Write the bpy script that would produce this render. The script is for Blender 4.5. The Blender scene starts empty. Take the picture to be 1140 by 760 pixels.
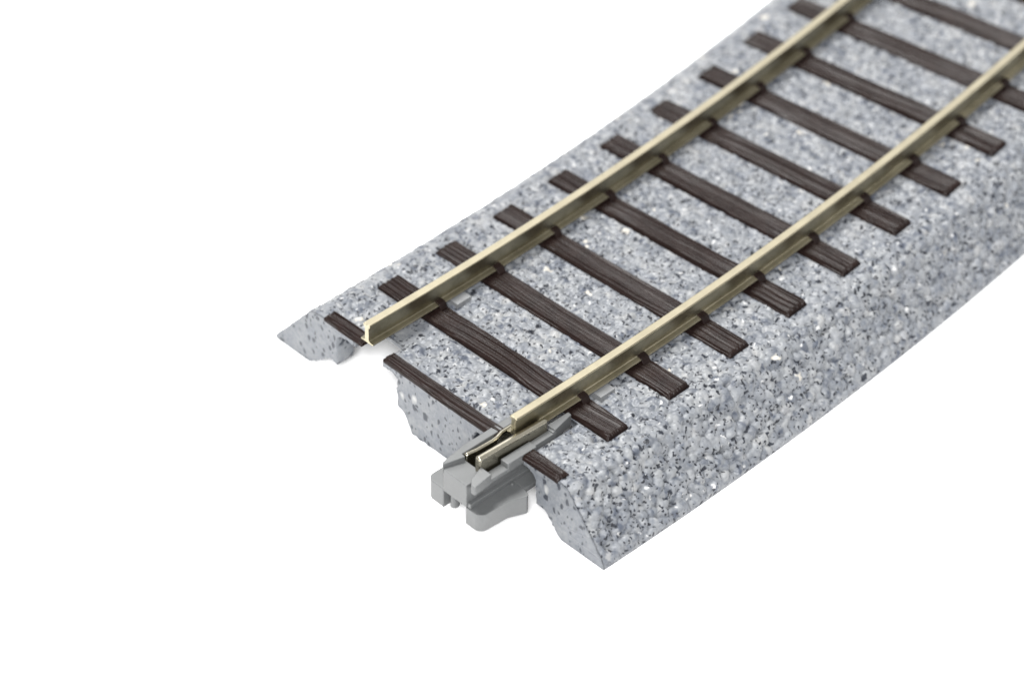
import bpy, bmesh, math
import numpy as np
from mathutils import Vector, Matrix

# ---------------------------------------------------------------- units
# shapes are written in millimetres along the track (s), across it (y, left
# positive) and up (z, 0 = top of the sleepers); S turns them into centimetres
S = 0.1
RAD = 237.89                 # radius of the curve, mm
PITCH = 4.087                # sleeper spacing
GROUND = -3.585
RAILC = 4.73                 # rail centre line from the track centre
S_END = 86.0
rng = np.random.default_rng(7)
sc = bpy.context.scene
sc.unit_settings.system = 'METRIC'
sc.unit_settings.scale_length = 0.01
COL = sc.collection


def P(s, y, z):
    """track coordinates -> world, arrays welcome"""
    s = np.asarray(s, float); y = np.asarray(y, float); z = np.asarray(z, float)
    th = s / RAD
    X = (RAD - y) * np.sin(th); Y = RAD - (RAD - y) * np.cos(th)
    return np.stack(np.broadcast_arrays(X, Y, z), -1) * S


# ---------------------------------------------------------------- noise
def hash2(i, j, k=0):
    h = (i.astype(np.int64) * 374761393 + j.astype(np.int64) * 668265263 + k * 974711) & 0xffffffff
    h = ((h ^ (h >> 13)) * 1274126177) & 0xffffffff
    h = ((h ^ (h >> 16)) * 2246822519) & 0xffffffff
    return ((h ^ (h >> 15)) & 0xffffff) / float(0x1000000)


def vnoise(x, y, k=0):
    i = np.floor(x); j = np.floor(y); fx = x - i; fy = y - j
    fx = fx * fx * (3 - 2 * fx); fy = fy * fy * (3 - 2 * fy)
    a = hash2(i, j, k); b = hash2(i + 1, j, k); c = hash2(i, j + 1, k); d = hash2(i + 1, j + 1, k)
    return (a + (b - a) * fx) * (1 - fy) + (c + (d - c) * fx) * fy


def smooth01(x): x = np.clip(x, 0, 1); return x * x * (3 - 2 * x)


def stones(x, y, cell, k, curv=1.0, tilt=0.5):
    """heap of small faceted stones: the highest of the tilted domes round a point.
    returns the height (about 0..1) and a random tone of the winning stone"""
    x = x / cell; y = y / cell
    i0 = np.floor(x); j0 = np.floor(y)
    best = np.full(x.shape, -9.0); tone = np.zeros(x.shape)
    for di in (-2, -1, 0, 1, 2):
        for dj in (-2, -1, 0, 1, 2):
            i = i0 + di; j = j0 + dj
            cx = i + 0.5 + 0.85 * (hash2(i, j, k) - .5); cy = j + 0.5 + 0.85 * (hash2(i, j, k + 1) - .5)
            h0 = hash2(i, j, k + 2); an = hash2(i, j, k + 3) * math.tau; g = tilt * hash2(i, j, k + 4)
            sx = 0.8 + 0.7 * hash2(i, j, k + 6)
            dx = x - cx; dy = y - cy
            ca = np.cos(an); sa = np.sin(an)
            p = dx * ca + dy * sa; q = -dx * sa + dy * ca
            r2 = p * p * sx + q * q / sx
            h = 0.5 * h0 + g * p + np.sqrt(np.maximum(1 - 1.15 * r2, 0)) - 1.2 * np.maximum(r2 - .8, 0) - 1
            m = h > best
            best = np.where(m, h, best); tone = np.where(m, hash2(i, j, k + 5), tone)
    return best, tone


# ---------------------------------------------------------------- materials
def mat(name):
    m = bpy.data.materials.new(name); m.use_nodes = True
    nt = m.node_tree
    b = nt.nodes['Principled BSDF']
    return m, nt, b


def node(nt, t, **kw):
    n = nt.nodes.new(t)
    for k, v in kw.items():
        if k.startswith('i_'):
            n.inputs[k[2:].replace('_', ' ')].default_value = v
        else:
            setattr(n, k, v)
    return n


def ramp(nt, stops, interp='LINEAR'):
    n = nt.nodes.new('ShaderNodeValToRGB'); cr = n.color_ramp; cr.interpolation = interp
    while len(cr.elements) > 1: cr.elements.remove(cr.elements[-1])
    cr.elements[0].position = stops[0][0]; cr.elements[0].color = (*stops[0][1], 1)
    for p, c in stops[1:]:
        e = cr.elements.new(p); e.color = (*c, 1)
    return n


def mix(nt, fac, a, b):
    n = nt.nodes.new('ShaderNodeMix'); n.data_type = 'RGBA'
    L = nt.links.new
    for sock, v in ((n.inputs[0], fac), (n.inputs[6], a), (n.inputs[7], b)):
        if isinstance(v, (tuple, float, int)):
            sock.default_value = v if not isinstance(v, tuple) else (*v, 1)
        else:
            L(v, sock)
    return n.outputs[2]


def specks(nt, vec, scale, pick, size, soft, seedoff, warp=1.1):
    """mask of irregular specks: only some voronoi cells carry one"""
    L = nt.links.new
    mp = node(nt, 'ShaderNodeMapping'); mp.inputs['Location'].default_value = (seedoff, seedoff * 1.7, -seedoff)
    L(vec, mp.inputs['Vector'])
    nz = node(nt, 'ShaderNodeTexNoise', i_Scale=scale * 1.6, i_Detail=1.0)
    L(mp.outputs[0], nz.inputs['Vector'])
    sub = node(nt, 'ShaderNodeVectorMath', operation='SUBTRACT'); sub.inputs[1].default_value = (.5, .5, .5)
    L(nz.outputs['Color'], sub.inputs[0])
    scl = node(nt, 'ShaderNodeVectorMath', operation='SCALE'); scl.inputs['Scale'].default_value = warp / scale
    L(sub.outputs[0], scl.inputs[0])
    add = node(nt, 'ShaderNodeVectorMath', operation='ADD')
    L(mp.outputs[0], add.inputs[0]); L(scl.outputs[0], add.inputs[1])
    v = node(nt, 'ShaderNodeTexVoronoi', voronoi_dimensions='2D', i_Scale=scale)
    L(add.outputs[0], v.inputs['Vector'])
    sep = node(nt, 'ShaderNodeSeparateColor'); L(v.outputs['Color'], sep.inputs[0])
    gt = node(nt, 'ShaderNodeMath', operation='GREATER_THAN'); gt.inputs[1].default_value = 1 - pick
    L(sep.outputs[0], gt.inputs[0])
    # the size varies with a second random value
    sz = node(nt, 'ShaderNodeMapRange'); sz.inputs['To Min'].default_value = size * .45; sz.inputs['To Max'].default_value = size
    L(sep.outputs[1], sz.inputs['Value'])
    d = node(nt, 'ShaderNodeMath', operation='SUBTRACT'); L(sz.outputs[0], d.inputs[0]); L(v.outputs['Distance'], d.inputs[1])
    s = node(nt, 'ShaderNodeMath', operation='DIVIDE', use_clamp=True); L(d.outputs[0], s.inputs[0]); s.inputs[1].default_value = soft
    mu = node(nt, 'ShaderNodeMath', operation='MULTIPLY'); L(gt.outputs[0], mu.inputs[0]); L(s.outputs[0], mu.inputs[1])
    return mu.outputs[0]


def ballast_material(name, smooth=False):
    m, nt, b = mat(name); L = nt.links.new
    tc = node(nt, 'ShaderNodeTexCoord')
    vec = tc.outputs['Object']
    fl = node(nt, 'ShaderNodeAttribute', attribute_name='flat'); svec = fl.outputs['Vector']
    if smooth:                      # moulded end: the specks are drawn out up and down
        mp = node(nt, 'ShaderNodeMapping'); mp.inputs['Scale'].default_value = (1.05, .72, 1)
        mp.inputs['Rotation'].default_value = (0, 0, math.radians(12))
        L(svec, mp.inputs['Vector']); svec = mp.outputs[0]
    big = node(nt, 'ShaderNodeTexNoise', i_Scale=9.0, i_Detail=3.0, i_Roughness=.6); L(vec, big.inputs['Vector'])
    mid = node(nt, 'ShaderNodeTexNoise', i_Scale=42.0, i_Detail=3.0, i_Roughness=.62, i_Distortion=.4); L(vec, mid.inputs['Vector'])
    if smooth:
        base = ramp(nt, [(.28, (.088, .094, .103)), (.5, (.112, .118, .126)), (.75, (.134, .139, .145))])
        L(mid.outputs['Fac'], base.inputs[0]); c = base.outputs[0]
    else:
        base = ramp(nt, [(.30, (.046, .051, .062)), (.43, (.086, .092, .101)), (.55, (.122, .127, .133)), (.72, (.158, .161, .164))])
        L(mid.outputs['Fac'], base.inputs[0]); c = base.outputs[0]
        at = node(nt, 'ShaderNodeAttribute', attribute_name='tone')
        tr = ramp(nt, [(0, (.045, .050, .062)), (.15, (.076, .082, .093)), (.35, (.103, .108, .116)), (.65, (.130, .135, .141)), (.9, (.160, .163, .165)), (1, (.205, .203, .198))])
        L(at.outputs['Fac'], tr.inputs[0])
        c = mix(nt, .6, c, tr.outputs[0])
    bl = ramp(nt, [(.35, (.84, .86, .91)), (.65, (1.08, 1.075, 1.07))]); L(big.outputs['Fac'], bl.inputs[0])
    n = nt.nodes.new('ShaderNodeMix'); n.data_type = 'RGBA'; n.blend_type = 'MULTIPLY'; n.inputs[0].default_value = .8
    L(c, n.inputs[6]); L(bl.outputs[0], n.inputs[7]); c = n.outputs[2]
    if smooth:
        c = mix(nt, specks(nt, svec, 13, .30, .22, .2, .3, .5), c, (.060, .064, .072))
        c = mix(nt, specks(nt, svec, 12, .75, .23, .08, 5.3, .5), c, (.022, .025, .032))
        c = mix(nt, specks(nt, svec, 19, .5, .28, .12, 1.3, .5), c, (.026, .029, .036))
        c = mix(nt, specks(nt, svec, 34, .25, .30, .14, 3.7, .5), c, (.030, .033, .040))
        c = mix(nt, specks(nt, svec, 11, .10, .30, .2, 2.1, .5), c, (.26, .26, .255))
    else:
        c = mix(nt, specks(nt, svec, 17, .32, .46, .3, .3), c, (.044, .050, .064))
        c = mix(nt, specks(nt, svec, 23, .22, .34, .10, 1.3), c, (.013, .015, .020))
        c = mix(nt, specks(nt, svec, 33, .34, .34, .10, 4.3), c, (.010, .011, .014))
        c = mix(nt, specks(nt, svec, 50, .32, .36, .12, 7.7), c, (.012, .013, .017))
        c = mix(nt, specks(nt, svec, 14, .035, .30, .12, 2.1), c, (.29, .275, .245))
        c = mix(nt, specks(nt, svec, 30, .05, .34, .14, 3.1), c, (.27, .27, .27))
    L(c, b.inputs['Base Color'])
    b.inputs['Roughness'].default_value = .40 if not smooth else .40
    b.inputs['Specular IOR Level'].default_value = .2
    fn = node(nt, 'ShaderNodeTexNoise', i_Scale=90.0, i_Detail=2.0); L(vec, fn.inputs['Vector'])
    bp = node(nt, 'ShaderNodeBump', i_Strength=.25 if not smooth else .1, i_Distance=.006)
    L(fn.outputs['Fac'], bp.inputs['Height']); L(bp.outputs[0], b.inputs['Normal'])
    return m


def sleeper_material():
    m, nt, b = mat('sleeper_brown'); L = nt.links.new
    tc = node(nt, 'ShaderNodeTexCoord')
    n = node(nt, 'ShaderNodeTexNoise', i_Scale=14.0, i_Detail=4.0); L(tc.outputs['Object'], n.inputs['Vector'])
    r = ramp(nt, [(.3, (.0058, .0031, .0026)), (.7, (.0104, .0059, .0050))]); L(n.outputs['Fac'], r.inputs[0])
    L(r.outputs[0], b.inputs['Base Color'])
    b.inputs['Roughness'].default_value = .38
    b.inputs['Specular IOR Level'].default_value = .12
    f = node(nt, 'ShaderNodeTexNoise', i_Scale=160.0, i_Detail=2.0); L(tc.outputs['Object'], f.inputs['Vector'])
    bp = node(nt, 'ShaderNodeBump', i_Strength=.25, i_Distance=.004)
    L(f.outputs['Fac'], bp.inputs['Height']); L(bp.outputs[0], b.inputs['Normal'])
    return m


def metal_material(name, col, dark, rough, stain):
    m, nt, b = mat(name); L = nt.links.new
    tc = node(nt, 'ShaderNodeTexCoord')
    n = node(nt, 'ShaderNodeTexNoise', i_Scale=7.0, i_Detail=5.0, i_Roughness=.65); L(tc.outputs['Object'], n.inputs['Vector'])
    r = ramp(nt, [(.38, dark), (.62, col)]); L(n.outputs['Fac'], r.inputs[0])
    L(mix(nt, stain, col, r.outputs[0]), b.inputs['Base Color'])
    b.inputs['Metallic'].default_value = 1.0
    f = node(nt, 'ShaderNodeTexNoise', i_Scale=120.0, i_Detail=3.0); L(tc.outputs['Object'], f.inputs['Vector'])
    rr = node(nt, 'ShaderNodeMapRange'); rr.inputs['To Min'].default_value = rough - .08; rr.inputs['To Max'].default_value = rough + .1
    L(f.outputs['Fac'], rr.inputs['Value']); L(rr.outputs[0], b.inputs['Roughness'])
    bp = node(nt, 'ShaderNodeBump', i_Strength=.05, i_Distance=.002)
    L(f.outputs['Fac'], bp.inputs['Height']); L(bp.outputs[0], b.inputs['Normal'])
    return m


def plastic_material(name, col, rough, var=.06, scale=18.0):
    m, nt, b = mat(name); L = nt.links.new
    tc = node(nt, 'ShaderNodeTexCoord')
    n = node(nt, 'ShaderNodeTexNoise', i_Scale=scale, i_Detail=4.0); L(tc.outputs['Object'], n.inputs['Vector'])
    lo = tuple(c * (1 - var) for c in col); hi = tuple(c * (1 + var) for c in col)
    r = ramp(nt, [(.3, lo), (.7, hi)]); L(n.outputs['Fac'], r.inputs[0]); L(r.outputs[0], b.inputs['Base Color'])
    b.inputs['Roughness'].default_value = rough
    b.inputs['Specular IOR Level'].default_value = .4
    f = node(nt, 'ShaderNodeTexNoise', i_Scale=140.0, i_Detail=2.0); L(tc.outputs['Object'], f.inputs['Vector'])
    bp = node(nt, 'ShaderNodeBump', i_Strength=.08, i_Distance=.004)
    L(f.outputs['Fac'], bp.inputs['Height']); L(bp.outputs[0], b.inputs['Normal'])
    return m


M_BAL = ballast_material('ballast_grains')
M_END = ballast_material('ballast_moulded', smooth=True)
M_TIE = sleeper_material()
M_RAIL = metal_material('nickel_silver', (.285, .257, .186), (.205, .184, .132), .30, .45)
M_SIDE = metal_material('nickel_silver_side', (.32, .292, .212), (.185, .166, .112), .32, .6)  # rail sides and ends: how they reflect is put into the colour
M_CLIP = metal_material('contact_metal', (.40, .375, .305), (.27, .25, .195), .2, .4)
M_GREY = plastic_material('joiner_grey', (.071, .0735, .0745), .42)
M_PAD = plastic_material('pale_plastic', (.122, .125, .129), .4, .10, 30.0)
M_PAPER = plastic_material('white_paper', (.90, .90, .90), .9, .004, .2)


# ---------------------------------------------------------------- mesh helpers
def link(name, me, mats, parent=None):
    o = bpy.data.objects.new(name, me); COL.objects.link(o)
    for m in mats: me.materials.append(m)
    if parent: o.parent = parent
    return o


def mesh_np(name, verts, quads, smooth=True):
    me = bpy.data.meshes.new(name)
    verts = np.asarray(verts, np.float32); quads = np.asarray(quads, np.int32)
    n = len(quads)
    me.vertices.add(len(verts)); me.vertices.foreach_set('co', verts.ravel())
    me.loops.add(n * 4); me.loops.foreach_set('vertex_index', quads.ravel())
    me.polygons.add(n); me.polygons.foreach_set('loop_start', np.arange(n, dtype=np.int32) * 4)
    me.polygons.foreach_set('use_smooth', np.full(n, smooth))
    me.update(calc_edges=True); me.validate()
    return me


def add_prism(bm, pts, z0, z1, mi=0, top=None):
    """pts: outline in (s, y) mm; straight up from z0 to z1 (or to the outline top)"""
    top = top or pts
    a = [bm.verts.new(P(s, y, z0)) for s, y in pts]
    zz = z1 if hasattr(z1, '__len__') else [z1] * len(pts)
    b = [bm.verts.new(P(s, y, z)) for (s, y), z in zip(top, zz)]
    n = len(pts); fs = [bm.faces.new(b), bm.faces.new(a[::-1])]
    for i in range(n): fs.append(bm.faces.new((a[i], a[(i + 1) % n], b[(i + 1) % n], b[i])))
    for f in fs: f.material_index = mi
    return fs


def add_section(bm, pts, s0, s1, mi=0):
    """pts: outline in (y, z) mm, pushed along the track from s0 to s1"""
    a = [bm.verts.new(P(s0, y, z)) for y, z in pts]; b = [bm.verts.new(P(s1, y, z)) for y, z in pts]
    n = len(pts); fs = [bm.faces.new(a), bm.faces.new(b[::-1])]
    for i in range(n): fs.append(bm.faces.new((a[i], b[i], b[(i + 1) % n], a[(i + 1) % n])))
    for f in fs: f.material_index = mi
    return fs


def box(s0, s1, y0, y1):
    return [(s0, y0), (s1, y0), (s1, y1), (s0, y1)]


def finish(bm, name, mats, parent, bevel=0.0, seg=2, angle=30):
    bmesh.ops.recalc_face_normals(bm, faces=bm.faces)
    me = bpy.data.meshes.new(name); bm.to_mesh(me); bm.free()
    o = link(name, me, mats, parent)
    if bevel:
        md = o.modifiers.new('bevel', 'BEVEL'); md.width = bevel * S; md.segments = seg
        md.limit_method = 'ANGLE'; md.angle_limit = math.radians(angle); md.harden_normals = False
    for p in me.polygons: p.use_smooth = True
    md = o.modifiers.new('wn', 'WEIGHTED_NORMAL'); md.keep_sharp = True
    return o


# ---------------------------------------------------------------- the thing
track = bpy.data.objects.new('track_section', None); COL.objects.link(track)
track.location = (0, 0, GROUND * S)
track.empty_display_size = .5
track['label'] = 'curved model railway track section with grey speckled ballast, brown sleepers and two metal rails'
track['category'] = 'model track'


def settle(o):
    """the Empty sits on the ground; its children keep their world places"""
    o.matrix_parent_inverse = Matrix.Translation((0, 0, -GROUND * S))


# ---- ballast bed: the granular shell
ZT = -0.26
prof = [(11.33, -3.57), (11.33, -3.36), (9.12, -.80), (8.86, -.48), (8.45, ZT - .02), (8.0, ZT),
        (-8.0, ZT), (-8.5, ZT - .02), (-8.86, -.46), (-9.1, -.76), (-11.16, -3.36), (-11.16, -3.57)]
SLOT_L = (0.0, 1.48, 3.62, 5.55)          # s0 s1 y0 y1 round the bare rail end
SLOT_R = (0.0, 3.40, -5.86, -3.52)        # holds the joiner
PAD_L = (1.48, 3.35, 3.66, 5.5)           # smooth moulded shelf behind the slot


def seg_u():
    """profile samples: y, z, outward normal (y, z), arc length"""
    ys, zs, us = [], [], []
    u = 0
    for (a, b) in zip(prof[:-1], prof[1:]):
        ln = math.hypot(b[0] - a[0], b[1] - a[1])
        brk = [0, 1]
        if abs(a[1] - b[1]) < 1e-6:       # flat top: grid lines on the slots' edges
            for yy in (SLOT_L[2], SLOT_L[3], SLOT_R[2], SLOT_R[3], PAD_L[2], PAD_L[3]):
                brk.append((yy - a[0]) / (b[0] - a[0]))
        brk = sorted(brk)
        step = .058 if a[0] < 8.9 else .12
        for t0, t1 in zip(brk[:-1], brk[1:]):
            if t1 - t0 < 1e-6: continue
            n = max(1, round((t1 - t0) * ln / step))
            for k in range(n):
                t = t0 + (t1 - t0) * k / n
                ys.append(a[0] + (b[0] - a[0]) * t); zs.append(a[1] + (b[1] - a[1]) * t); us.append(u + ln * t)
        u += ln
    ys.append(prof[-1][0]); zs.append(prof[-1][1]); us.append(u)
    ys, zs, us = map(np.array, (ys, zs, us))
    ty = np.gradient(ys, us); tz = np.gradient(zs, us)
    ker = np.ones(7) / 7
    ty = np.convolve(np.pad(ty, 3, 'edge'), ker, 'valid'); tz = np.convolve(np.pad(tz, 3, 'edge'), ker, 'valid')
    l = np.hypot(ty, tz)
    return ys, zs, tz / l, -ty / l, us


py, pz, ny, nz_, pu = seg_u()
slines = []
for s0, s1, ds in ((0, 1.48, .058), (1.48, 3.40, .058), (3.40, 24, .06), (24, 50, .085), (50, S_END, .16)):
    n = round((s1 - s0) / ds)
    slines += [s0 + (s1 - s0) * k / n for k in range(n)]
slines = np.array(slines + [S_END])
SS, UU = np.meshgrid(slines, pu, indexing='ij')
YY = np.broadcast_to(py, SS.shape); ZZ = np.broadcast_to(pz, SS.shape)
NY = np.broadcast_to(ny, SS.shape); NZ = np.broadcast_to(nz_, SS.shape)
wx = SS + .10 * (vnoise(SS * 3, UU * 3, 50) - .5); wy = UU + .10 * (vnoise(SS * 3, UU * 3, 51) - .5)
h1, tone = stones(wx, wy, .36, 11, tilt=.22)
h2, tone2 = stones(wx + 31, wy + 17, .21, 23, tilt=.4)
h3 = vnoise(SS * 12, UU * 12, 60) - .5
low = vnoise(SS * .9, UU * .9, 61) - .5
h = .30 * (h1 + .15) * (1 + .25 * (YY < -8.6)) + .06 * (h2 + .15) + .012 * h3 + .05 * low
h = h * (1 - .65 * smooth01((YY - 7.9) / .5))
tone = np.where(tone2 > .72, tone2 * .5 + tone * .5, tone)




fade = smooth01((pu - .14) / .3)[None, :] * smooth01((pu[-1] - .02 - pu) / .35)[None, :]
fade = fade * (.55 + .45 * smooth01(SS / .25))


def rect_dist(r):
    s0, s1, y0, y1 = r
    dx = np.maximum(np.maximum(s0 - SS, SS - s1), 0); dy = np.maximum(np.maximum(y0 - YY, YY - y1), 0)
    d = np.hypot(dx, dy)
    return np.where(NZ > .9, d, 9)


for r in (SLOT_L, SLOT_R): fade = fade * smooth01(rect_dist(r) / .22)
fade = fade * smooth01(rect_dist(PAD_L) / .12)
h = h * fade
shelf = -.14 * (1 - smooth01(rect_dist(PAD_L) / .06))
# the ballast is a little heaped at its shoulders
# keep the stones off the sleepers' tops and edges
ks = np.round(SS / PITCH); dt = np.abs(SS - ks * PITCH)
on = (dt < .80) & (np.abs(YY) < 7.85) & (NZ > .9) & ((ks > 0) | ((YY > 5.0) | (YY < -5.7) | ((YY > -4.1) & (YY < 3.6))) & ((YY < 7.75) & (YY > -8.15)))
h = np.where(on, np.minimum(h, -.02 + .12 * np.clip((dt - .62) / .18, 0, 1)), h)
VY = YY + NY * h; VZ = ZZ + NZ * h + shelf
verts = P(SS, VY, VZ).reshape(-1, 3)
ns, nu = SS.shape
idx = np.arange(ns * nu).reshape(ns, nu)
q = np.stack([idx[:-1, :-1], idx[:-1, 1:], idx[1:, 1:], idx[1:, :-1]], -1)
cs = (SS[:-1, :-1] + SS[1:, 1:]) / 2; cy = (YY[:-1, :-1] + YY[1:, 1:]) / 2; ct = NZ[:-1, :-1] > .9
keep = np.ones(cs.shape, bool)
for s0, s1, y0, y1 in (SLOT_L, SLOT_R):
    keep &= ~((cs > s0) & (cs < s1) & (cy > y0) & (cy < y1) & ct)
quads = q[keep].tolist()
V = [verts]; extra = len(verts)
# skirts that give the slots' edges the thickness of the moulding
tv = [tone.ravel()]


def skirt(ids, zlow):
    global extra
    ids = np.array(ids)
    low_ = verts[ids].copy(); low_[:, 2] = zlow * S
    V.append(low_); tv.append(np.full(len(ids), .5))
    for a in range(len(ids) - 1):
        quads.append([ids[a], ids[a + 1], extra + a + 1, extra + a])
    extra += len(ids)


def near(arr, v): return int(np.argmin(np.abs(arr - v)))


flat = np.where(nz_ > .9)[0]
def ui(y): return int(flat[np.argmin(np.abs(py[flat] - y))])


for s0, s1, y0, y1 in (SLOT_L, SLOT_R):
    k1 = near(slines, s1); ua, ub = ui(y1), ui(y0)
    skirt(idx[:k1 + 1, ua], -.66); skirt(idx[:k1 + 1, ub], -.66); skirt(idx[k1, ua:ub + 1], -.62)
V = np.concatenate(V); tv = np.concatenate(tv)
bed_me = mesh_np('ballast_bed', V, quads)
at = bed_me.attributes.new('tone', 'FLOAT', 'POINT'); at.data.foreach_set('value', tv.astype(np.float32))
# ---- the moulded ends of the bed, with the cut-outs for the joiners
bm = bmesh.new(); bm.from_mesh(bed_me)
ZE = ZT - .012
bm.verts.ensure_lookup_table()
nsh = len(bm.verts)
nrng = np.random.default_rng(3)


def dense(pts, st=.16, jit=.022):
    out = []
    for a, b in zip(pts[:-1], pts[1:]):
        n = max(1, round(math.dist(a, b) / st))
        for k in range(n):
            t = k / n
            out.append((a[0] + (b[0] - a[0]) * t + nrng.normal(0, jit) * (k > 0), a[1] + (b[1] - a[1]) * t + nrng.normal(0, jit) * (k > 0)))
    return out + [pts[-1]]


def end_wall(shell_ids, lower, dep):
    """cap of the bed: shell border + cut-out outline, with a soft rim and real depth"""
    lo = dense(lower); bm.verts.ensure_lookup_table()
    pts = [(float(VY[0, u]), float(VZ[0, u])) for u in shell_ids] + lo
    rim = [bm.verts[int(idx[0, u])] for u in shell_ids] + [bm.verts.new(P(0, y, z)) for y, z in lo]
    n = len(pts); A = sum(pts[i - 1][0] * pts[i][1] - pts[i][0] * pts[i - 1][1] for i in range(n))
    sg = 1 if A > 0 else -1
    inner = []
    for i in range(n):
        a = pts[(i - 3) % n]; b = pts[(i + 3) % n]
        tx, ty = b[0] - a[0], b[1] - a[1]; l = math.hypot(tx, ty) or 1
        d = .05
        inner.append((pts[i][0] - sg * ty / l * d, pts[i][1] + sg * tx / l * d))
    iv = [bm.verts.new(P(-.045 + nrng.normal(0, .006), y, z)) for y, z in inner]
    fs = []
    for i in range(n):
        f = bm.faces.new((rim[i], rim[(i + 1) % n], iv[(i + 1) % n], iv[i])); f.smooth = True; fs.append(f)
    f = bm.faces.new(iv); f.smooth = False; fs.append(f)
    m0 = len(shell_ids)
    back = [bm.verts.new(P(dep, y, z)) for y, z in lo]
    for i in range(len(lo) - 1):
        f = bm.faces.new((rim[m0 + i], back[i], back[i + 1], rim[m0 + i + 1])); f.smooth = True; fs.append(f)
    for f in fs: f.material_index = 1


uL0, uL1, uR0, uR1 = ui(5.55), ui(3.62), ui(-3.52), ui(-5.86)
end_wall(list(range(0, uL0 + 1)), [(5.55, -.62), (6.5, -.64), (6.75, -.74), (6.87, -.95), (6.87, -2.52), (7.25, -2.42), (7.5, -2.50),
         (8.75, -3.45), (8.97, -3.57)], 1.05)
end_wall(list(range(uL1, uR0 + 1)), [(-3.52, -.62), (-2.8, -.62), (-2.65, -.8), (-2.65, -2.43), (-2.25, -2.53), (-1.6, -3.57), (1.6, -3.57),
         (2.08, -2.72), (2.25, -2.53), (2.65, -2.40), (2.65, -.95), (2.72, -.72), (2.95, -.62), (3.62, -.62)], 1.2)
end_wall(list(range(uR1, len(pu))), [(-8.45, -3.57), (-8.25, -3.45), (-7.5, -2.6), (-7.3, -2.47), (-6.73, -2.38), (-6.68, -1.0), (-6.5, -.76),
         (-6.2, -.64), (-5.86, -.60)], 1.05)
# far end
far = [(y, min(z, ZE)) for y, z in prof]
fv = [bm.verts.new(P(S_END - .02, y, z)) for y, z in far]; bm.faces.new(fv).material_index = 1
# small moulded pads beside both rails, behind the first whole sleeper
for side in (1, -1):
    y0 = side * RAILC
    fs = add_prism(bm, box(5.15, 6.08, y0 - .84, y0 + .84), -.7, .09, 2)
    bmesh.ops.recalc_face_normals(bm, faces=fs)
bm.to_mesh(bed_me); bm.free()
fl = np.zeros((len(bed_me.vertices), 3), np.float32)
co_ = np.zeros(len(bed_me.vertices) * 3, np.float32); bed_me.vertices.foreach_get('co', co_); co_ = co_.reshape(-1, 3)
fl[:, 0] = co_[:, 1] + .6 * co_[:, 0]; fl[:, 1] = co_[:, 2] - .4 * co_[:, 0]          # moulded faces: across and up
fl[:ns * nu, 0] = (SS.ravel() * S); fl[:ns * nu, 1] = (UU.ravel() * S)                # granular skin: along and round the profile
at = bed_me.attributes.new('flat', 'FLOAT_VECTOR', 'POINT'); at.data.foreach_set('vector', fl.ravel())
bed = link('ballast_bed', bed_me, [M_BAL, M_END, M_PAD], track); settle(bed)


# ---- sleepers
def sleeper_mesh(seed, y0, y1, w0, w1, deep=1.0):
    """one sleeper: grooved wood grain on top, rough edges; w along the track, y across"""
    ly = y1 - y0
    nyy = max(8, int(ly / .075)); nw = max(20, int((w1 - w0) / .02))
    yy = np.linspace(y0, y1, nyy); ww = np.linspace(w0, w1, nw)
    W, Y = np.meshgrid(ww, yy, indexing='ij')
    # wood grain: lines that wander and break up
    ph = .42 * vnoise(Y * .22, W * .5, seed) + .12 * vnoise(Y * .9, W * 1.2, seed + 1)
    a = vnoise((W + ph * .55) / .075, Y * .10 + 7, seed + 2)
    b = vnoise((W + ph * .55) / .045, Y * .16 + 3, seed + 3)
    z = .10 * (a - .75) + .09 * (b - .5) + .03 * (vnoise(Y * .55, W * 1.1, seed + 4) - .6)
    # edges rounded off and a bit ragged
    ew = np.minimum(W - w0, w1 - W); ey = np.minimum(Y - y0, y1 - Y)
    z -= .09 * (1 - smooth01(ew / .09)) + .10 * (1 - smooth01(ey / .12))
    wob = .05 * (vnoise(Y * .8, W * 0 + 1.5, seed + 5) - .5) + .015 * (vnoise(Y * 4.3, W * 0 + 2.5, seed + 6) - .5)
    W2 = W + wob * np.where(W > (w0 + w1) / 2, 1, -1) * (1 - smooth01(ew / .2))
    vs = [np.stack([W2, Y, z], -1).reshape(-1, 3)]
    id_ = np.arange(nw * nyy).reshape(nw, nyy)
    qd = np.stack([id_[:-1, :-1], id_[1:, :-1], id_[1:, 1:], id_[:-1, 1:]], -1).reshape(-1, 4).tolist()
    loop = list(id_[:, 0]) + list(id_[-1, 1:]) + list(id_[-2::-1, -1]) + list(id_[0, -2:0:-1])
    base = nw * nyy
    for ring, (dz, out) in enumerate(((-.22 * deep, .03 * deep), (-.55 * deep, .05 * deep))):
        c = vs[0][loop].copy()
        c[:, 2] = dz
        c[:, 0] += out * np.sign(c[:, 0] - (w0 + w1) / 2) * (np.minimum(c[:, 0] - w0, w1 - c[:, 0]) < .06)
        c[:, 1] += out * np.sign(c[:, 1] - (y0 + y1) / 2) * (np.minimum(c[:, 1] - y0, y1 - c[:, 1]) < .06)
        vs.append(c)
        prev = loop if ring == 0 else [base - len(loop) + i for i in range(len(loop))]
        n = len(loop)
        for i in range(n):
            j = (i + 1) % n
            qd.append([prev[j], prev[i], base + i, base + j][::-1])
        base += n
    return np.concatenate(vs), np.array(qd)


def place(v, s0):
    return P(s0 + v[:, 0], v[:, 1], v[:, 2])


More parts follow.
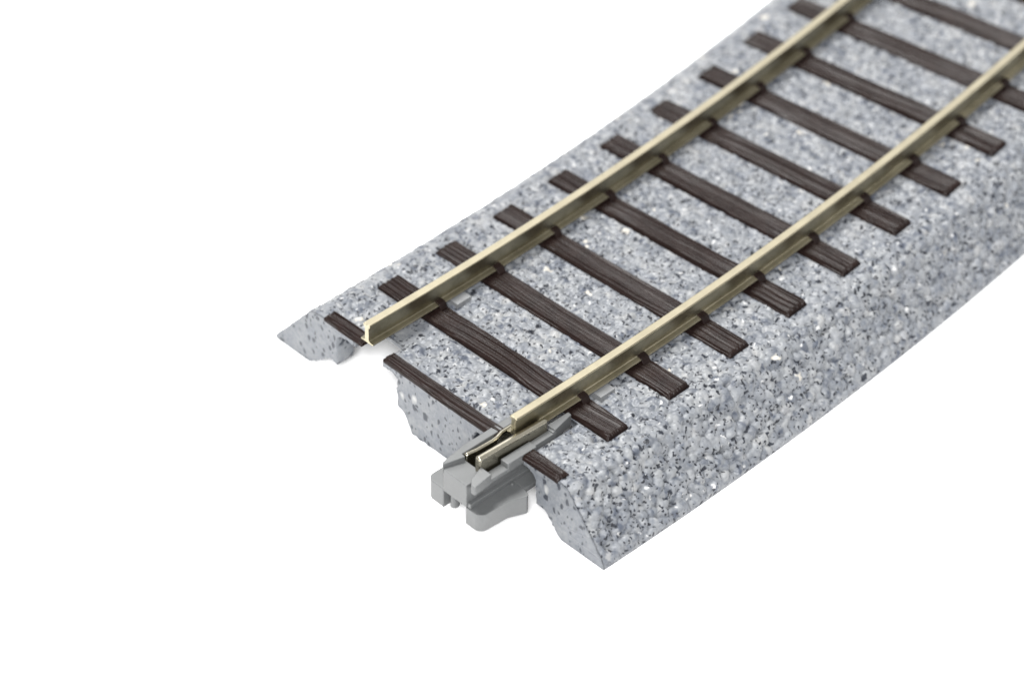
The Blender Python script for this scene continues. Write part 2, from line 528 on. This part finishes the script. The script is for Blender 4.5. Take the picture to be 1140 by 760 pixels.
def chair(name, parent, s0, yc, side, seed):
    """moulded fixing that grips the foot of the rail"""
    r = np.random.default_rng(seed)
    j = lambda a: a + r.uniform(-.03, .03)
    bm = bmesh.new()
    a0, a1 = s0 + .10, s0 + .58
    yi, ym, yo = yc + side * .12, yc + side * .44, yc + side * .60
    pts = [(yi, -.1), (yo, -.1), (j(yo), j(.02)), (j(ym), j(.29)), (yi, .36)]
    add_section(bm, pts, j(a0), j(a1))
    o = finish(bm, name, [M_TIE], parent, .05, 2)
    o.matrix_parent_inverse = Matrix.Identity(4)
    return o


def sleeper(s0, seed, y0=-7.68, y1=7.66, w0=-.665, w1=.665, chairs=True):
    v, qd = sleeper_mesh(seed, y0, y1, w0, w1, 1.0 if chairs else .55)
    me = mesh_np('sleeper', place(v, s0), qd)
    bmx = bmesh.new(); bmx.from_mesh(me); bmesh.ops.recalc_face_normals(bmx, faces=bmx.faces); bmx.to_mesh(me); bmx.free()
    for p in me.polygons: p.use_smooth = True
    o = link('sleeper', me, [M_TIE], track); settle(o)
    if chairs:
        for k, yc in enumerate((RAILC, -RAILC)):
            for side in (1, -1):
                chair('rail_chair', o, s0, yc, side, seed * 10 + k * 2 + side)
    return o


NT = 19
for k in range(1, NT + 1):
    dy = rng.uniform(-.05, .05)
    sleeper(PITCH * k + (.1 if k == 1 else 0), 100 + k * 13, -7.66 + dy, 7.68 + dy * .5)
# the half sleepers cut through by the joint
for (y0, y1, sd) in ((5.10, 7.70, 41), (-4.05, 3.54, 57), (-8.1, -5.82, 71)):
    sleeper(0, sd, y0, y1, -.05, .62, chairs=False)


# ---- rails
def rail_section(yc):
    half = [(.42, .17), (.42, .24), (.16, .30), (.13, .38), (.13, 1.04), (.15, 1.08), (.22, 1.11), (.23, 1.23), (.19, 1.265)]
    return [(yc - a, z) for a, z in half] + [(yc + a, z) for a, z in reversed(half)]


def rail(yc, s0):
    sec = rail_section(yc)
    ss = np.concatenate([np.array([s0, s0 + .03]), np.arange(s0 + .8, S_END, 1.0), [S_END]])
    n = len(sec)
    y = np.array([p[0] for p in sec]); z = np.array([p[1] for p in sec])
    vs = []
    for i, s in enumerate(ss):
        sh = .93 if i == 0 else 1
        vs.append(P(np.full(n, s), yc + (y - yc) * (sh if i == 0 else 1), .7 + (z - .7) * (.975 if i == 0 else 1)))
    bm = bmesh.new()
    rows = [[bm.verts.new(p) for p in r] for r in vs]
    for a, b in zip(rows[:-1], rows[1:]):
        for i in range(n):
            f = bm.faces.new((a[i], a[(i + 1) % n], b[(i + 1) % n], b[i]))
            f.material_index = 0 if min(z[i], z[(i + 1) % n]) > 1.2 else 1      # sides use a separate colour that carries their reflected brightness
    bm.faces.new(rows[0]).material_index = 1; bm.faces.new(rows[-1][::-1]).material_index = 1
    o = finish(bm, 'rail', [M_RAIL, M_SIDE], track, .0)
    md = o.modifiers.new('edge', 'BEVEL'); md.width = .018 * S; md.segments = 2; md.limit_method = 'ANGLE'; md.angle_limit = math.radians(35)
    o.modifiers.move(1, 0)
    settle(o)
    return o


rail(RAILC, -.04)
rail(-RAILC, .38)

# ---- the joiner on the near rail end
YC = -RAILC
J = bmesh.new()
def jb(s0, s1, v0, v1, z0, z1): add_prism(J, box(s0, s1, YC + v0, YC + v1), z0, z1)
jb(-3.08, -1.95, -.69, .86, -1.62, -.31)                 # front cross block
jb(-1.98, 2.0, -.70, -.58, -2.5, -.50); jb(-1.98, 2.0, .76, .90, -2.5, -.50)     # side walls
jb(-1.97, 2.0, -.6, .62, -2.6, -2.4)                    # floor between the strips
# left shoulder with its wedge-shaped prong
add_prism(J, [(-3.00, YC + 1.02), (-3.09, YC + .90), (-2.02, YC + .56), (-1.99, YC + .80), (1.4, YC + .80), (1.4, YC + 1.23), (-1.6, YC + 1.20)], -.62, [-.04, -.08, 0, 0, 0, 0, 0])
# right shoulder: prong, low part, raised part, narrow part and the arrow-like tip
add_prism(J, [(-2.0, YC - .46), (-2.86, YC - .76), (-3.08, YC - 1.0), (-3.05, YC - 1.24), (-2.0, YC - 1.16)], -.58, [.03, .01, -.07, -.07, .03])
jb(-2.02, -.93, -1.12, -.62, -.56, -.33)
jb(-.95, .82, -1.12, -.62, -.565, -.04)
jb(.80, 2.2, -.98, -.62, -.56, -.10)
add_prism(J, [(2.12, YC - .96), (2.06, YC - .52), (3.32, YC - .56), (3.36, YC - .74)], -.56, [.04, .14, .18, .10])
jb(1.98, 2.14, -.96, -.6, -.55, -.02)
# ribs that run down to the feet
jb(-3.0, 2.0, -.90, -.65, -2.64, -1.38); jb(-2.2, 2.0, .60, .80, -2.6, -1.42)
joiner = finish(J, 'rail_joiner', [M_GREY], track, .035, 2); settle(joiner)
joiner['label'] = 'grey plastic joiner with metal strips clipped on the end of the near rail'


def sub(bm, name, m, bevel):
    o = finish(bm, name, [m], joiner, bevel, 3)
    return o


def foot(side):
    f = bmesh.new()
    t = lambda p: [(s, YC + side * v) for s, v in (p if side < 0 else p[::-1])]
    arc = [(-3.05 + .42 * (1 - math.cos(a)), 1.62 - .42 * (1 - math.sin(a))) for a in np.linspace(0, math.pi / 2, 7)]
    if side < 0:
        out = [(-3.05, .62)] + arc + [(-1.45, 1.66), (-.66, 2.0), (-.57, 2.02), (-.48, 1.97), (-.36, 1.66), (-.3, .64)]
        zt = [-1.66 + .06 * max(0, min(1, (s + 2.4) / 2)) for s, v in out]
        add_prism(f, t(out), -2.66, zt)
        add_prism(f, [(-.34, YC - 1.60), (2.0, YC - 1.5), (2.0, YC - .64), (-.34, YC - .64)], -1.86, -1.60)
        # tiny moulded pip on the plate
        c = [(-.55 + .09 * math.cos(a), -(-.98) + .09 * math.sin(a)) for a in np.linspace(0, math.tau, 9)[:-1]]
        add_prism(f, t(c), -1.8, -1.50)
    else:
        out = [(2.0, .88), (-3.05, .88)] + [(s, v + .42) for s, v in arc] + [(-1.45, 2.04), (-.66, 2.1), (-.42, 2.02), (.2, 1.62), (2.0, 1.4)]
        tt = t(out); zt = [-1.55] * len(out)
        add_prism(f, tt, -2.7, zt)
        pc = [(-2.62 + .24 * math.cos(a), .56 + .20 * math.sin(a)) for a in np.linspace(0, math.tau, 13)[:-1]]
        add_prism(f, t(pc), -2.62, -1.5)
    return sub(f, 'latch_foot', M_GREY, .05)


foot(-1); foot(1)


def strip(pts, thick, z0, z1, name, side):
    """bent metal strip: pts = centre line (s, v); its top edge is rolled over"""
    bm = bmesh.new()
    n = len(pts)
    sec = [(-.5, z0), (-.5, z1 - .12), (-.42, z1 - .05), (-.2, z1 - .008), (.05, z1), (.3, z1 - .03), (.46, z1 - .1), (.5, z1 - .2), (.5, z0)]
    rows = []
    for i, (s, v) in enumerate(pts):
        end = i in (0, n - 1)
        k = .7 if end else 1
        drop = .07 if end else 0
        rows.append([bm.verts.new(P(s, YC + v + side * a * thick * k, min(z, z1 - drop))) for a, z in sec])
    for a, b in zip(rows[:-1], rows[1:]):
        for i in range(len(sec) - 1): bm.faces.new((a[i], a[i + 1], b[i + 1], b[i]))
    bm.faces.new(rows[0]); bm.faces.new(rows[-1][::-1])
    return sub(bm, name, M_CLIP, .015)


strip([(-2.10, -.32), (-2.03, -.33), (-1.0, -.36), (.3, -.40), (1.2, -.44), (1.9, -.46), (1.98, -.46)], .34, -2.2, .55, 'contact_strip', -1)
strip([(-1.95, .66), (-1.88, .65), (-1.3, .56), (-.4, .53), (-.1, .56), (.3, .68), (1.3, .70), (1.36, .70)], .26, -2.2, .06, 'contact_strip', 1)

# ---------------------------------------------------------------- setting
bm = bmesh.new()
g = 300.0
for x, y in ((-g, -g), (g, -g), (g, g), (-g, g)): bm.verts.new((x, y, (GROUND - .004) * S))
bm.faces.new(bm.verts)
ground = finish(bm, 'ground', [M_PAPER], None); ground['kind'] = 'structure'

# ---------------------------------------------------------------- light: a studio with soft boxes
w = bpy.data.worlds.new('World'); sc.world = w; w.use_nodes = True
w.node_tree.nodes['Background'].inputs[0].default_value = (1, 1, 1, 1)
w.node_tree.nodes['Background'].inputs[1].default_value = .8


def softbox(name, loc, at, size, power, col):
    d = bpy.data.lights.new(name, 'AREA'); d.shape = 'RECTANGLE'; d.size = size[0]; d.size_y = size[1]
    d.energy = power; d.color = col
    o = bpy.data.objects.new(name, d); COL.objects.link(o)
    o.location = loc
    o.rotation_euler = (Vector(at) - Vector(loc)).to_track_quat('-Z', 'Y').to_euler()
    return o


softbox('top_softbox', (4, 23, 64), (1, 0, 0), (20, 20), 108000, (1, .99, .97))
softbox('back_softbox', (40, 40, 46), (1, 0, 0), (40, 30), 9000, (1, 1, 1))
softbox('front_softbox', (-44, -42, 52), (1, 0, 0), (22, 22), 122000, (1, 1, 1))

# ---------------------------------------------------------------- camera
C = np.array([-93.3286, -100.3113, 116.7779]) * S
r_ = np.array([.72187895, -.69190305, .01268672]); u_ = np.array([.43477976, .46772644, .76954437]); f_ = np.array([.53838402, .55000195, -.63846731])
cam = bpy.data.cameras.new('camera'); co = bpy.data.objects.new('camera', cam); COL.objects.link(co)
m = Matrix.Identity(4)
for i in range(3):
    m[i][0] = r_[i]; m[i][1] = u_[i]; m[i][2] = -f_[i]; m[i][3] = C[i]
co.matrix_world = m
cam.sensor_width = 36.0; cam.sensor_fit = 'HORIZONTAL'
cam.lens = 4333.03 / 1140 * 36
cam.clip_start = .5; cam.clip_end = 2000
cam.dof.use_dof = True; cam.dof.focus_distance = 17.98; cam.dof.aperture_fstop = .53; cam.dof.aperture_blades = 0
sc.camera = co

sc.view_settings.view_transform = 'Standard'; sc.view_settings.look = 'None'
sc.view_settings.exposure = 0; sc.view_settings.gamma = 1
